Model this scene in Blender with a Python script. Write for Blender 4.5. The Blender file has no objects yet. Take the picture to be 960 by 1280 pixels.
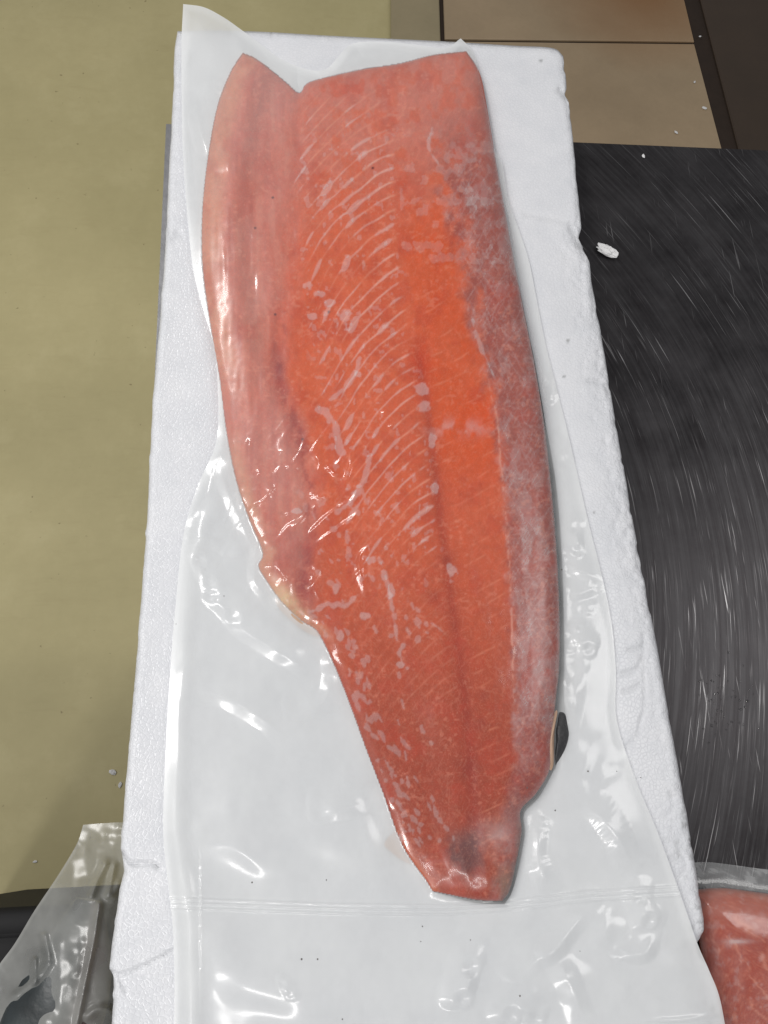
import bpy, math, random
import numpy as np
from mathutils import Matrix, Vector

random.seed(7)
S = bpy.context.scene
COL = S.collection

# ------------------------------------------------------------------ camera
LT = 0.045                                   # height of the lid's upper face above the table top
FPX = 961.0
Xc = np.array([1.0, 0.0086, -0.0954]); Xc /= np.linalg.norm(Xc)
Yc = np.array([-115.0, 2710.0, -961.0]); Yc /= np.linalg.norm(Yc)
Yc = Yc - Xc * Xc.dot(Yc); Yc /= np.linalg.norm(Yc)
Zc = np.cross(Xc, Yc)
RW = np.stack([Xc, Yc, Zc])                  # camera -> world
CAM = RW @ np.array([0, 0, 0.617]) + np.array([0, 0, LT])
cd = bpy.data.cameras.new('camera'); cam = bpy.data.objects.new('camera', cd); COL.objects.link(cam)
cd.sensor_fit = 'VERTICAL'; cd.sensor_height = 36.0; cd.lens = 36.0 * FPX / 1280.0
cd.clip_start = 0.01; cd.clip_end = 100
M4 = Matrix.Identity(4)
for i in range(3):
    for j in range(3):
        M4[i][j] = RW[i, j]
    M4[i][3] = CAM[i]
cam.matrix_world = M4
S.camera = cam

# ------------------------------------------------------------------ light
wd = bpy.data.worlds.new('World'); S.world = wd; wd.use_nodes = True
bg = wd.node_tree.nodes['Background']
bg.inputs[0].default_value = (0.98, 0.98, 1.0, 1); bg.inputs[1].default_value = 0.22

def area(name, loc, target, sx, sy, power, color=(1, 0.98, 0.96)):
    d = bpy.data.lights.new(name, 'AREA'); d.shape = 'RECTANGLE'; d.size = sx; d.size_y = sy
    d.energy = power; d.color = color
    o = bpy.data.objects.new(name, d); COL.objects.link(o); o.location = loc
    o.rotation_euler = (Vector(target) - Vector(loc)).to_track_quat('-Z', 'Y').to_euler()
    return o
area('ceiling_lamp', (-1.55, 0.05, 2.0), (0, 0.1, 0), 0.34, 1.2, 20)
area('ceiling_lamp', (-0.25, -1.45, 2.2), (0, 0.1, 0), 0.9, 0.14, 7)
area('ceiling_lamp', (1.75, 0.22, 2.1), (0, 0.0, 0), 0.7, 1.5, 12)
area('ceiling_lamp', (-1.35, 1.70, 2.2), (0, 0.1, 0), 0.7, 0.12, 14)
area('ceiling_lamp', (-1.30, -1.30, 2.2), (0, 0.1, 0), 0.14, 0.7, 13)
S.view_settings.view_transform = 'Standard'
S.view_settings.look = 'None'
S.view_settings.exposure = 0.07
S.view_settings.gamma = 1.0
S.view_settings.use_curve_mapping = False
S.cycles.transparent_max_bounces = 24
S.cycles.max_bounces = 10

# ------------------------------------------------------------------ maths helpers
def P(px, py, z):
    """photo pixel -> point of the place at height z"""
    px = np.asarray(px, float); py = np.asarray(py, float); z = np.asarray(z, float)
    px, py, z = np.broadcast_arrays(px, py, z)
    d = np.stack([(px - 480) / FPX, (640 - py) / FPX, -np.ones_like(px)], -1) @ RW.T
    t = (z - CAM[2]) / d[..., 2]
    return CAM + d * t[..., None]

def sst(a, b, x):
    t = np.clip((x - a) / (b - a), 0, 1); return t * t * (3 - 2 * t)

def vnoise(x, y, seed=0):
    r = np.random.RandomState(seed).rand(256, 256)
    xi = np.floor(x).astype(int); yi = np.floor(y).astype(int)
    fx = x - xi; fy = y - yi
    fx = fx**3 * (fx * (fx * 6 - 15) + 10); fy = fy**3 * (fy * (fy * 6 - 15) + 10)
    a = r[xi & 255, yi & 255]; b = r[(xi + 1) & 255, yi & 255]
    c = r[xi & 255, (yi + 1) & 255]; d = r[(xi + 1) & 255, (yi + 1) & 255]
    return (a * (1 - fx) + b * fx) * (1 - fy) + (c * (1 - fx) + d * fx) * fy

def fbm(x, y, seed=0, oct=4):
    s = 0; a = 0.5; n = 0
    for k in range(oct):
        s = s + a * vnoise(x * 2**k + 17.3 * k, y * 2**k + 9.1 * k, seed + k); n += a; a *= 0.5
    return s / n

def catmull(pts, n=8):
    p = np.array(pts, float)
    q = np.vstack([2 * p[0] - p[1], p, 2 * p[-1] - p[-2]])
    out = []
    for i in range(len(p) - 1):
        a, b, c, d = q[i:i + 4]
        t = np.linspace(0, 1, n, endpoint=False)[:, None]
        out.append(0.5 * (2 * b + (c - a) * t + (2 * a - 5 * b + 4 * c - d) * t**2 + (3 * b - a - 3 * c + d) * t**3))
    out.append(p[-1:])
    return np.vstack(out)

def resample(pts, n):
    d = np.r_[0, np.cumsum(np.linalg.norm(np.diff(pts, axis=0), axis=1))]
    t = np.linspace(0, d[-1], n)
    return np.stack([np.interp(t, d, pts[:, 0]), np.interp(t, d, pts[:, 1])], -1)

def seg_dist(X, Y, poly, closed=False):
    poly = np.asarray(poly, float)
    n = len(poly); best = np.full(X.shape, 1e12)
    for i in range(n if closed else n - 1):
        a = poly[i]; b = poly[(i + 1) % n]; e = b - a; l = e.dot(e)
        if l < 1e-9: continue
        t = np.clip(((X - a[0]) * e[0] + (Y - a[1]) * e[1]) / l, 0, 1)
        best = np.minimum(best, (X - a[0] - t * e[0])**2 + (Y - a[1] - t * e[1])**2)
    return np.sqrt(best)

def inside(X, Y, poly):
    c = np.zeros(X.shape, bool); n = len(poly); j = n - 1
    for i in range(n):
        xi, yi = poly[i]; xj, yj = poly[j]
        if yi != yj:
            c ^= ((yi > Y) != (yj > Y)) & (X < (xj - xi) * (Y - yi) / (yj - yi) + xi)
        j = i
    return c

def coons(top, bot, left, right, nu, nv):
    T = resample(top, nu); B = resample(bot, nu); L = resample(left, nv); R = resample(right, nv)
    u = np.linspace(0, 1, nu)[None, :, None]; v = np.linspace(0, 1, nv)[:, None, None]
    return ((1 - v) * T[None] + v * B[None] + (1 - u) * L[:, None] + u * R[:, None]
            - ((1 - u) * (1 - v) * T[0] + u * (1 - v) * T[-1] + (1 - u) * v * B[0] + u * v * B[-1]))

def lin(c):
    c = np.asarray(c, float) / 255.0
    return np.where(c <= 0.04045, c / 12.92, ((c + 0.055) / 1.055)**2.4)

# ------------------------------------------------------------------ mesh helpers
def link_mesh(name, me, mat, parent=None, loc=(0, 0, 0)):
    o = bpy.data.objects.new(name, me); COL.objects.link(o)
    if mat: me.materials.append(mat)
    if parent: o.parent = parent
    else: o.location = loc
    return o

def raw_mesh(name, V, F, mat, parent=None, loc=(0, 0, 0), smooth=True):
    """V are place coordinates; loc (or the parent's place) becomes the origin"""
    org = np.array(parent.location if parent else loc)
    if parent is not None and parent.parent is not None: org = np.array(parent.parent.location)
    me = bpy.data.meshes.new(name)
    me.from_pydata((np.asarray(V) - org).tolist(), [], [tuple(f) for f in F])
    if smooth: me.polygons.foreach_set('use_smooth', np.ones(len(me.polygons), bool))
    me.update()
    return link_mesh(name, me, mat, parent, loc)

def grid_mesh(name, V, mat, parent=None, loc=(0, 0, 0), skirt=None, attrs=None, colors=None):
    """V (nv,nu,3); skirt = z to which a closing wall falls round the rim, with a base"""
    nv, nu = V.shape[:2]
    org = np.array(parent.location if parent else loc)
    verts = V.reshape(-1, 3)
    idx = np.arange(nv * nu).reshape(nv, nu)
    q = np.stack([idx[1:, :-1], idx[1:, 1:], idx[:-1, 1:], idx[:-1, :-1]], -1).reshape(-1, 4)
    extra = 0
    if skirt is not None:
        ring = np.r_[idx[0, :], idx[1:, -1], idx[-1, -2::-1], idx[-2:0:-1, 0]]
        low = verts[ring].copy()
        ctr = low.mean(0)
        low[:, 2] = skirt
        n0 = len(verts); n = len(ring)
        verts = np.vstack([verts, low, [[ctr[0], ctr[1], skirt]]])
        a = ring; b = np.roll(ring, -1); c = n0 + np.arange(n); d = np.roll(c, -1)
        q = np.vstack([q, np.stack([a, b, d, c], -1)])
        extra = n + 1
        tri = np.stack([c, d, np.full(n, n0 + n)], -1)
    verts = verts - org
    me = bpy.data.meshes.new(name)
    me.vertices.add(len(verts)); me.vertices.foreach_set('co', verts.astype(np.float32).ravel())
    loops = q.ravel(); starts = np.arange(len(q)) * 4
    if skirt is not None:
        starts = np.r_[starts, len(loops) + np.arange(len(tri)) * 3]
        loops = np.r_[loops, tri.ravel()]
    me.loops.add(len(loops)); me.loops.foreach_set('vertex_index', loops.astype(np.int32))
    me.polygons.add(len(starts)); me.polygons.foreach_set('loop_start', starts.astype(np.int32))
    me.polygons.foreach_set('use_smooth', np.ones(len(starts), bool))
    if attrs:
        for k, a in attrs.items():
            at = me.attributes.new(k, 'FLOAT', 'POINT')
            at.data.foreach_set('value', np.r_[a.ravel(), np.zeros(extra)].astype(np.float32))
    if colors is not None:
        at = me.color_attributes.new('tint', 'FLOAT_COLOR', 'POINT')
        c = colors.reshape(-1, 3)
        if extra: c = np.vstack([c, c[ring], c[:1]])
        at.data.foreach_set('color', np.c_[c, np.ones(len(c))].astype(np.float32).ravel())
    me.update(calc_edges=True); me.validate()
    return link_mesh(name, me, mat, parent, loc)

def tag(o, label=None, cat=None, group=None, kind=None):
    if label: o['label'] = label
    if cat: o['category'] = cat
    if group: o['group'] = group
    if kind: o['kind'] = kind
    return o

def empty(name, loc):
    o = bpy.data.objects.new(name, None); o.empty_display_size = 0.05
    COL.objects.link(o); o.location = [float(c) for c in loc]
    return o

def box(x0, x1, y0, y1, z0, z1, bev=0.0):
    if bev <= 0:
        V = [(x0,y0,z0),(x1,y0,z0),(x1,y1,z0),(x0,y1,z0),(x0,y0,z1),(x1,y0,z1),(x1,y1,z1),(x0,y1,z1)]
        F = [(3,2,1,0),(4,5,6,7),(0,1,5,4),(1,2,6,5),(2,3,7,6),(3,0,4,7)]
        return V, F
    b = bev
    V = [(x0,y0,z0),(x1,y0,z0),(x1,y1,z0),(x0,y1,z0),
         (x0,y0,z1-b),(x1,y0,z1-b),(x1,y1,z1-b),(x0,y1,z1-b),
         (x0+b,y0+b,z1),(x1-b,y0+b,z1),(x1-b,y1-b,z1),(x0+b,y1-b,z1)]
    F = [(3,2,1,0),(8,9,10,11)]
    for k in range(4):
        n = (k + 1) % 4
        F += [(k, n, 4 + n, 4 + k), (4 + k, 4 + n, 8 + n, 8 + k)]
    return V, F

# ------------------------------------------------------------------ materials
class NT:
    def __init__(s, name):
        s.m = bpy.data.materials.new(name); s.m.use_nodes = True
        s.t = s.m.node_tree; s.t.nodes.clear()
        s.out = s.n('ShaderNodeOutputMaterial')
    def n(s, typ, **kw):
        nd = s.t.nodes.new(typ)
        for k, v in kw.items(): setattr(nd, k, v)
        return nd
    def l(s, a, b): s.t.links.new(a, b)
    def math(s, op, a, b=None, c=None):
        nd = s.n('ShaderNodeMath', operation=op)
        for i, v in enumerate((a, b, c)):
            if v is None: continue
            if isinstance(v, (int, float)): nd.inputs[i].default_value = v
            else: s.l(v, nd.inputs[i])
        return nd.outputs[0]
    def noise(s, vec, scale, detail=3, rough=0.5):
        nd = s.n('ShaderNodeTexNoise'); nd.inputs['Scale'].default_value = scale
        nd.inputs['Detail'].default_value = detail; nd.inputs['Roughness'].default_value = rough
        if vec is not None: s.l(vec, nd.inputs['Vector'])
        return nd.outputs['Fac']
    def ramp(s, fac, stops):
        nd = s.n('ShaderNodeValToRGB'); e = nd.color_ramp.elements
        while len(e) < len(stops): e.new(0.5)
        for el, (p, c) in zip(e, stops):
            el.position = p; el.color = (*c, 1) if len(c) == 3 else c
        s.l(fac, nd.inputs[0]); return nd.outputs[0]
    def mix(s, fac, a, b):
        nd = s.n('ShaderNodeMix', data_type='RGBA')
        for sock, v in ((nd.inputs[0], fac), (nd.inputs[6], a), (nd.inputs[7], b)):
            if isinstance(v, (int, float)): sock.default_value = v
            elif isinstance(v, (tuple, list, np.ndarray)): sock.default_value = (*[float(x) for x in v][:3], 1)
            else: s.l(v, sock)
        return nd.outputs[2]
    def bump(s, h, strength, dist, normal=None):
        nd = s.n('ShaderNodeBump'); nd.inputs['Strength'].default_value = strength
        nd.inputs['Distance'].default_value = dist; s.l(h, nd.inputs['Height'])
        if normal is not None: s.l(normal, nd.inputs['Normal'])
        return nd.outputs[0]
    def principled(s, **kw):
        p = s.n('ShaderNodeBsdfPrincipled')
        for k, v in kw.items():
            k = k.replace('_', ' ')
            if isinstance(v, (int, float)): p.inputs[k].default_value = v
            elif isinstance(v, (tuple, list, np.ndarray)):
                p.inputs[k].default_value = (*[float(x) for x in v], 1) if k.endswith('Color') and len(v) == 3 else tuple(v)
            else: s.l(v, p.inputs[k])
        return p
    def done(s, shader): s.l(shader, s.out.inputs[0]); return s.m

def obj_coords(N): return N.n('ShaderNodeTexCoord').outputs['Object']

def mat_flesh(name):
    N = NT(name); co = obj_coords(N)
    at = N.n('ShaderNodeVertexColor', layer_name='tint')
    g = N.noise(co, 900, 3, 0.6)
    c = N.mix(N.math('MULTIPLY', N.math('SUBTRACT', g, 0.5), 0.35), at.outputs[0], lin((238, 190, 165)))
    b = N.bump(N.noise(co, 420, 3), 0.25, 0.001)
    p = N.principled(Base_Color=c, Roughness=0.45, Specular_IOR_Level=0.08, Normal=b, Subsurface_Weight=0.2, Subsurface_Radius=(1.0, 0.35, 0.2),
                     Subsurface_Scale=0.004)
    return N.done(p.outputs[0])

def mat_film(name, tint=(0.965, 0.985, 0.99), rough=0.13, bump=0.02, gloss=1.0):
    N = NT(name); co = obj_coords(N)
    hz = N.n('ShaderNodeAttribute', attribute_name='haze').outputs['Fac']
    nrm = N.bump(N.noise(co, 160, 3, 0.55), bump, 0.0012)
    nrm = N.bump(N.noise(co, 900, 2, 0.5), bump * 0.5, 0.0003, nrm)
    tr = N.n('ShaderNodeBsdfTransparent')
    df = N.n('ShaderNodeBsdfDiffuse'); df.inputs[0].default_value = (*tint, 1)
    tl = N.n('ShaderNodeBsdfTranslucent'); tl.inputs[0].default_value = (*tint, 1)
    dm = N.n('ShaderNodeMixShader'); dm.inputs[0].default_value = 0.12
    N.l(df.outputs[0], dm.inputs[1]); N.l(tl.outputs[0], dm.inputs[2])
    body = N.n('ShaderNodeMixShader'); N.l(hz, body.inputs[0]); N.l(tr.outputs[0], body.inputs[1]); N.l(dm.outputs[0], body.inputs[2])
    g1 = N.n('ShaderNodeBsdfGlossy'); g1.inputs['Roughness'].default_value = rough; N.l(nrm, g1.inputs['Normal'])
    g2 = N.n('ShaderNodeBsdfGlossy'); g2.inputs['Roughness'].default_value = 0.30; N.l(nrm, g2.inputs['Normal'])
    gl = N.n('ShaderNodeMixShader'); sf = N.n('ShaderNodeAttribute', attribute_name='soft').outputs['Fac']; N.l(N.math('ADD', sf, 0.22), gl.inputs[0]); N.l(g1.outputs[0], gl.inputs[1]); N.l(g2.outputs[0], gl.inputs[2])
    lw = N.n('ShaderNodeLayerWeight'); lw.inputs[0].default_value = 0.5; N.l(nrm, lw.inputs['Normal'])
    fr = N.math('MULTIPLY_ADD', N.math('POWER', lw.outputs['Facing'], 5.0), 0.5, 0.072 * gloss)
    fin = N.n('ShaderNodeMixShader'); N.l(fr, fin.inputs[0]); N.l(body.outputs[0], fin.inputs[1]); N.l(gl.outputs[0], fin.inputs[2])
    return N.done(fin.outputs[0])

def mat_foam():
    N = NT('foam'); co = obj_coords(N)
    vo = N.n('ShaderNodeTexVoronoi'); vo.inputs['Scale'].default_value = 330; N.l(co, vo.inputs['Vector'])
    edge = N.n('ShaderNodeTexVoronoi', feature='DISTANCE_TO_EDGE'); edge.inputs['Scale'].default_value = 330; N.l(co, edge.inputs['Vector'])
    rough_at = N.n('ShaderNodeAttribute', attribute_name='torn').outputs['Fac']
    dirt = N.n('ShaderNodeAttribute', attribute_name='dirt').outputs['Fac']
    h = N.math('SMOOTH_MIN', edge.outputs['Distance'], 0.16, 0.1)
    nb = N.bump(h, 0.30, 0.003)
    nb = N.bump(N.math('MULTIPLY', N.noise(co, 380, 4, 0.65), rough_at), 0.6, 0.003, nb)
    nb = N.bump(N.noise(co, 30, 2, 0.5), 0.05, 0.003, nb)
    c = N.ramp(N.noise(co, 30, 4, 0.6), [(0.35, (0.76, 0.775, 0.81)), (0.7, (0.83, 0.84, 0.87))])
    c = N.mix(N.math('MULTIPLY', N.math('SUBTRACT', 1.0, N.ramp(edge.outputs['Distance'], [(0.0, (0, 0, 0)), (0.14, (1, 1, 1))])), 0.16), c, (0.55, 0.57, 0.60))
    c = N.mix(N.math('MULTIPLY', dirt, 0.8), c, (0.33, 0.34, 0.34))
    p = N.principled(Base_Color=c, Roughness=0.27, Normal=nb, Specular_IOR_Level=0.5,
                     Subsurface_Weight=0.1, Subsurface_Radius=(1, 1, 1), Subsurface_Scale=0.004)
    return N.done(p.outputs[0])

def mat_steel(centre):
    """worn steel: lamp glint on scratches painted as broken arcs round one centre"""
    N = NT('scratched_steel'); geo = N.n('ShaderNodeNewGeometry')
    sub = N.n('ShaderNodeVectorMath', operation='SUBTRACT'); N.l(geo.outputs['Position'], sub.inputs[0]); sub.inputs[1].default_value = tuple(centre)
    sp = N.n('ShaderNodeSeparateXYZ'); N.l(sub.outputs[0], sp.inputs[0])
    X, Y = sp.outputs[0], sp.outputs[1]
    wob = N.math('MULTIPLY', N.noise(geo.outputs['Position'], 2, 0), 0.03)
    r = N.math('ADD', N.math('SQRT', N.math('ADD', N.math('MULTIPLY', X, X), N.math('MULTIPLY', Y, Y))), wob)
    a = N.math('ARCTAN2', Y, X)
    def lines(fr, fa, lo, hi, off):
        cb = N.n('ShaderNodeCombineXYZ')
        N.l(N.math('MULTIPLY', r, fr), cb.inputs[0]); N.l(N.math('MULTIPLY', a, fa), cb.inputs[1]); cb.inputs[2].default_value = off
        f = N.noise(cb.outputs[0], 1.0, 2, 0.6)
        return N.ramp(f, [(lo, (0, 0, 0)), (hi, (1, 1, 1))])
    s1 = lines(620, 7, 0.645, 0.71, 0.0)  # pale arcs put the lamp's glint into the steel colour
    s2 = lines(1100, 11, 0.60, 0.74, 5.0)
    s3 = lines(260, 3.5, 0.35, 0.75, 9.0)
    def straight(ang, fr, fa, lo, hi, off):
        mp = N.n('ShaderNodeMapping', vector_type='POINT'); N.l(geo.outputs['Position'], mp.inputs['Vector'])
        mp.inputs['Rotation'].default_value = (0, 0, ang); mp.inputs['Scale'].default_value = (fr, fa, 0); mp.inputs['Location'].default_value = (off, off * 1.7, off)
        return N.ramp(N.noise(mp.outputs[0], 1.0, 2, 0.6), [(lo, (0, 0, 0)), (hi, (1, 1, 1))])
    s1 = N.math('MAXIMUM', s1, N.math('MULTIPLY', straight(0.5, 420, 14, 0.68, 0.76, 3.0), 0.8))
    s1 = N.math('MAXIMUM', s1, N.math('MULTIPLY', straight(-0.9, 380, 16, 0.70, 0.78, 11.0), 0.6))
    patch = N.ramp(N.noise(geo.outputs['Position'], 9, 3, 0.6), [(0.42, (0.16, 0.16, 0.16)), (0.70, (1, 1, 1))])
    sc = N.math('MULTIPLY', N.math('MAXIMUM', s1, N.math('MULTIPLY', s2, 0.32)), patch)
    blot = N.ramp(N.noise(geo.outputs['Position'], 16, 8, 0.68), [(0.32, (0, 0, 0)), (0.68, (1, 1, 1))])
    c = N.mix(blot, (0.026, 0.023, 0.025), (0.058, 0.054, 0.057))
    c = N.mix(N.math('MULTIPLY', s3, 0.25), c, (0.15, 0.15, 0.155))
    c = N.mix(N.math('MULTIPLY', sc, 0.8), c, (0.75, 0.74, 0.75))
    rg = N.math('MULTIPLY_ADD', blot, 0.16, 0.30)
    nb = N.bump(N.math('ADD', s3, sc), 0.08, 0.0005)
    p = N.principled(Base_Color=c, Metallic=0.75, Roughness=rg, Normal=nb)
    return N.done(p.outputs[0])

def mat_floor():
    N = NT('olive_floor'); co = obj_coords(N)
    f = N.noise(co, 2.2, 5, 0.6); g = N.noise(co, 40, 4, 0.7); sp = N.noise(co, 75, 2, 0.5)
    c = N.ramp(f, [(0.3, lin((184, 174, 129))), (0.7, lin((203, 192, 145)))])
    c = N.mix(N.math('MULTIPLY', g, 0.22), c, lin((146, 133, 90)))
    c = N.mix(N.math('MULTIPLY', N.ramp(sp, [(0.74, (0, 0, 0)), (0.78, (1, 1, 1))]), 0.6), c, lin((118, 100, 66)))
    mp = N.n('ShaderNodeMapping'); mp.inputs['Scale'].default_value = (3.0, 14.0, 1.0); mp.inputs['Rotation'].default_value = (0, 0, 0.5); N.l(co, mp.inputs['Vector'])
    sc = N.ramp(N.noise(mp.outputs[0], 3.0, 6, 0.75), [(0.55, (0, 0, 0)), (0.75, (1, 1, 1))])
    c = N.mix(N.math('MULTIPLY', sc, 0.14), c, lin((150, 132, 92)))
    c = N.mix(N.math('MULTIPLY', N.ramp(N.noise(co, 9, 6, 0.7), [(0.52, (0, 0, 0)), (0.72, (1, 1, 1))]), 0.22), c, lin((214, 204, 160)))
    p = N.principled(Base_Color=c, Roughness=0.5, Specular_IOR_Level=0.3, Normal=N.bump(g, 0.08, 0.002))
    return N.done(p.outputs[0])

def mat_tile(name, c0, c1, stain=None):
    N = NT(name); geo = N.n('ShaderNodeNewGeometry').outputs['Position']
    c = N.ramp(N.noise(geo, 4, 5, 0.6), [(0.3, lin(c0)), (0.7, lin(c1))])
    c = N.mix(N.math('MULTIPLY', N.noise(geo, 90, 3, 0.7), 0.25), c, lin([x * 0.8 for x in c0]))
    if stain is not None:
        d = N.n('ShaderNodeVectorMath', operation='DISTANCE'); N.l(geo, d.inputs[0]); d.inputs[1].default_value = tuple(stain)
        k = N.ramp(N.math('MULTIPLY_ADD', N.noise(geo, 6, 4, 0.6), 0.12, d.outputs['Value']), [(0.08, (1, 1, 1)), (0.40, (0, 0, 0))])
        c = N.mix(N.math('MULTIPLY', k, 0.85), c, lin((136, 92, 48)))
    p = N.principled(Base_Color=c, Roughness=0.55)
    return N.done(p.outputs[0])

def mat_plain(name, c, rough=0.5, nscale=60, amp=0.25, bump=0.1, metal=0.0):
    N = NT(name); co = obj_coords(N)
    f = N.noise(co, nscale, 4, 0.6)
    cc = N.mix(f, tuple(np.array(c) * (1 - amp)), tuple(np.minimum(np.array(c) * (1 + amp), 1)))
    p = N.principled(Base_Color=cc, Roughness=rough, Metallic=metal, Normal=N.bump(f, bump, 0.002))
    return N.done(p.outputs[0])

def mat_tinted(name, rough=0.4, bump=0.15, scale=300):
    N = NT(name); co = obj_coords(N)
    at = N.n('ShaderNodeVertexColor', layer_name='tint')
    p = N.principled(Base_Color=at.outputs[0], Roughness=rough, Normal=N.bump(N.noise(co, scale, 3), bump, 0.001))
    return N.done(p.outputs[0])

FLESH = mat_flesh('salmon_flesh')
FILM = mat_film('pouch_film')
CLEAR = mat_film('clear_bag_film', tint=(0.62, 0.63, 0.60), rough=0.22)
FOAM = mat_foam()
SKIN = mat_plain('fish_skin', (0.035, 0.035, 0.038), 0.35, 500, 0.6, 0.4)
FAT = mat_plain('pale_fat', tuple(lin((188, 156, 132))), 0.45, 200, 0.2, 0.2)
TUBM = mat_plain('black_plastic', (0.008, 0.008, 0.009), 0.75, 40, 0.3)
GROUT = mat_plain('grout', tuple(lin((48, 36, 27))), 0.9, 30, 0.3)
EDGE = mat_plain('bare_steel', (0.30, 0.30, 0.31), 0.4, 60, 0.3, 0.15, 0.8)

# ------------------------------------------------------------------ floor and tiles
ZF = -0.85
fl = raw_mesh('floor', [(-4, -4, ZF), (4, -4, ZF), (4, 5, ZF), (-4, 5, ZF)], [(0, 1, 2, 3)], mat_floor(), smooth=False)
tag(fl, kind='structure')

def fp(px, py, z=ZF): return P(px, py, z)
tf = empty('tiled_floor', fp(700, 60)); tag(tf, kind='structure')
def tilepoly(name, pts, mat, z0, z1, label=None):
    b = [P(x, y, z1) for x, y in pts]
    # footprint taken at the upper face, walls straight down
    n = len(b); ctr = sum(b) / n
    V = [(p[0], p[1], z0) for p in b] + [(p[0], p[1], z1 - 0.002) for p in b] + \
        [tuple((p + (ctr - p) / np.linalg.norm(ctr - p) * 0.003)[:2]) + (z1,) for p in b]
    F = [tuple(range(2 * n, 3 * n))]
    for i in range(n):
        j = (i + 1) % n
        F += [(i, j, n + j, n + i), (n + i, n + j, 2 * n + j, 2 * n + i)]
    o = raw_mesh(name, V, F, mat, tf, smooth=False)
    if label: o['label'] = label
    return o
TILE = mat_tile('beige_tile', (160, 140, 112), (178, 156, 126), fp(800, -10))
STRIP = mat_tile('border_stone', (154, 142, 112), (170, 156, 124))
DARK = mat_tile('dark_tile', (58, 46, 35), (70, 56, 43))
z0, z1 = ZF + 0.004, ZF + 0.010
def sheet(name, pts, mat, z, parent):
    return raw_mesh(name, [P(x, y, z) for x, y in pts][::-1], [tuple(range(len(pts)))], mat, parent, smooth=False)
# grout bed under the tiles
sheet('grout_bed', [(487, -700), (1900, -700), (1900, 500), (500, 500)], GROUT, ZF + 0.003, tf)
Y0, Y1 = -250, 47
tilepoly('border_tile', [(488, -250), (541, -250), (551, 60), (552, 500), (490, 500)], STRIP, z0, z1)
tilepoly('floor_tile', [(546, -250), (796, -250), (868, 51.5), (556, 48)], TILE, z0, z1)
tilepoly('floor_tile', [(556, 51), (868, 54.5), (985, 500), (556, 500)], TILE, z0, z1)
tilepoly('dark_floor_tile', [(800, -250), (1100, -250), (1300, 500), (1004, 500), (876, 0)], DARK, z0, z1, 'dark brown floor tile')

# ------------------------------------------------------------------ steel table
tl = P(206, 300, 0.0); tl2 = P(194, 480, 0.0); bk = P(728, 178, 0.0); bk2 = P(960, 187, 0.0); bk0 = P(207, 155, 0)
TX0 = float((tl[0] + tl2[0]) / 2); TY1 = float((bk[1] + bk2[1] + bk0[1]) / 3)
tbl = empty('steel_table', (0.4, 0.0, ZF))
tag(tbl, 'dark scratched stainless steel worktable under the white foam lid', 'table')
A_ = np.zeros((2, 2)); b_ = np.zeros(2)
for (sx, sy), (ux, uy) in [((770, 330), (.60, .80)), ((850, 400), (.50, .87)), ((850, 750), (.12, 1)), ((870, 1040), (-.2, 1))]:
    p_ = P(sx, sy, 0)[:2]; t_ = P(sx + 20 * ux, sy + 20 * uy, 0)[:2] - p_; t_ /= np.linalg.norm(t_)
    A_ += np.outer(t_, t_); b_ += t_ * t_.dot(p_)       # the arcs' common centre, least squares
cen = np.linalg.solve(A_, b_)
STEEL = mat_steel((cen[0], cen[1], 0))
ea = P(208, 155, 0.0); eb = P(193, 490, 0.0); back = P(960, 187, 0.0)
lx_at = lambda yy, off=0.0: float(ea[0] + (eb[0] - ea[0]) * (yy - ea[1]) / (eb[1] - ea[1])) + off
by_at = lambda xx: float(ea[1] + (back[1] - ea[1]) * (xx - ea[0]) / (back[0] - ea[0]))
def prism(name, pts, z0, z1, mat, parent, bev=0.002):
    n = len(pts); c = np.mean(pts, 0); V = [(p[0], p[1], z0) for p in pts] + [(p[0], p[1], z1 - bev) for p in pts]
    V += [tuple(np.array(p) + (c - np.array(p)) / np.linalg.norm(c - np.array(p)) * bev) + (z1,) for p in pts]
    F = [tuple(range(n))[::-1], tuple(range(2 * n, 3 * n))]
    for i in range(n):
        j = (i + 1) % n
        F += [(i, j, n + j, n + i), (n + i, n + j, 2 * n + j, 2 * n + i)]
    return raw_mesh(name, V, F, mat, parent, smooth=False)
RIM = 0.011
prism('tabletop', [(lx_at(-.75, RIM), -.75), (1.3, -.75), (1.3, by_at(1.3)), (lx_at(ea[1], RIM), by_at(ea[0] + RIM))], -0.035, 0.0, STEEL, tbl)
prism('edge_strip', [(lx_at(-.75), -.75), (lx_at(-.75, RIM - .0003), -.75), (lx_at(ea[1], RIM - .0003), by_at(ea[0] + RIM)), (lx_at(ea[1]), ea[1])], -0.035, 0.0015, EDGE, tbl, 0.0015)
V, F = box(TX0 + 0.03, 1.298, -0.748, TY1 - 0.03, -0.09, -0.0355)
raw_mesh('apron', V, F, EDGE, tbl, smooth=False)
for lx in (TX0 + 0.05, 1.22):
    for ly in (-0.70, TY1 - 0.08):
        V, F = box(lx, lx + 0.04, ly, ly + 0.04, ZF + 0.02, -0.0905, 0.0)
        raw_mesh('leg', V, F, EDGE, tbl, smooth=False)

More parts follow.
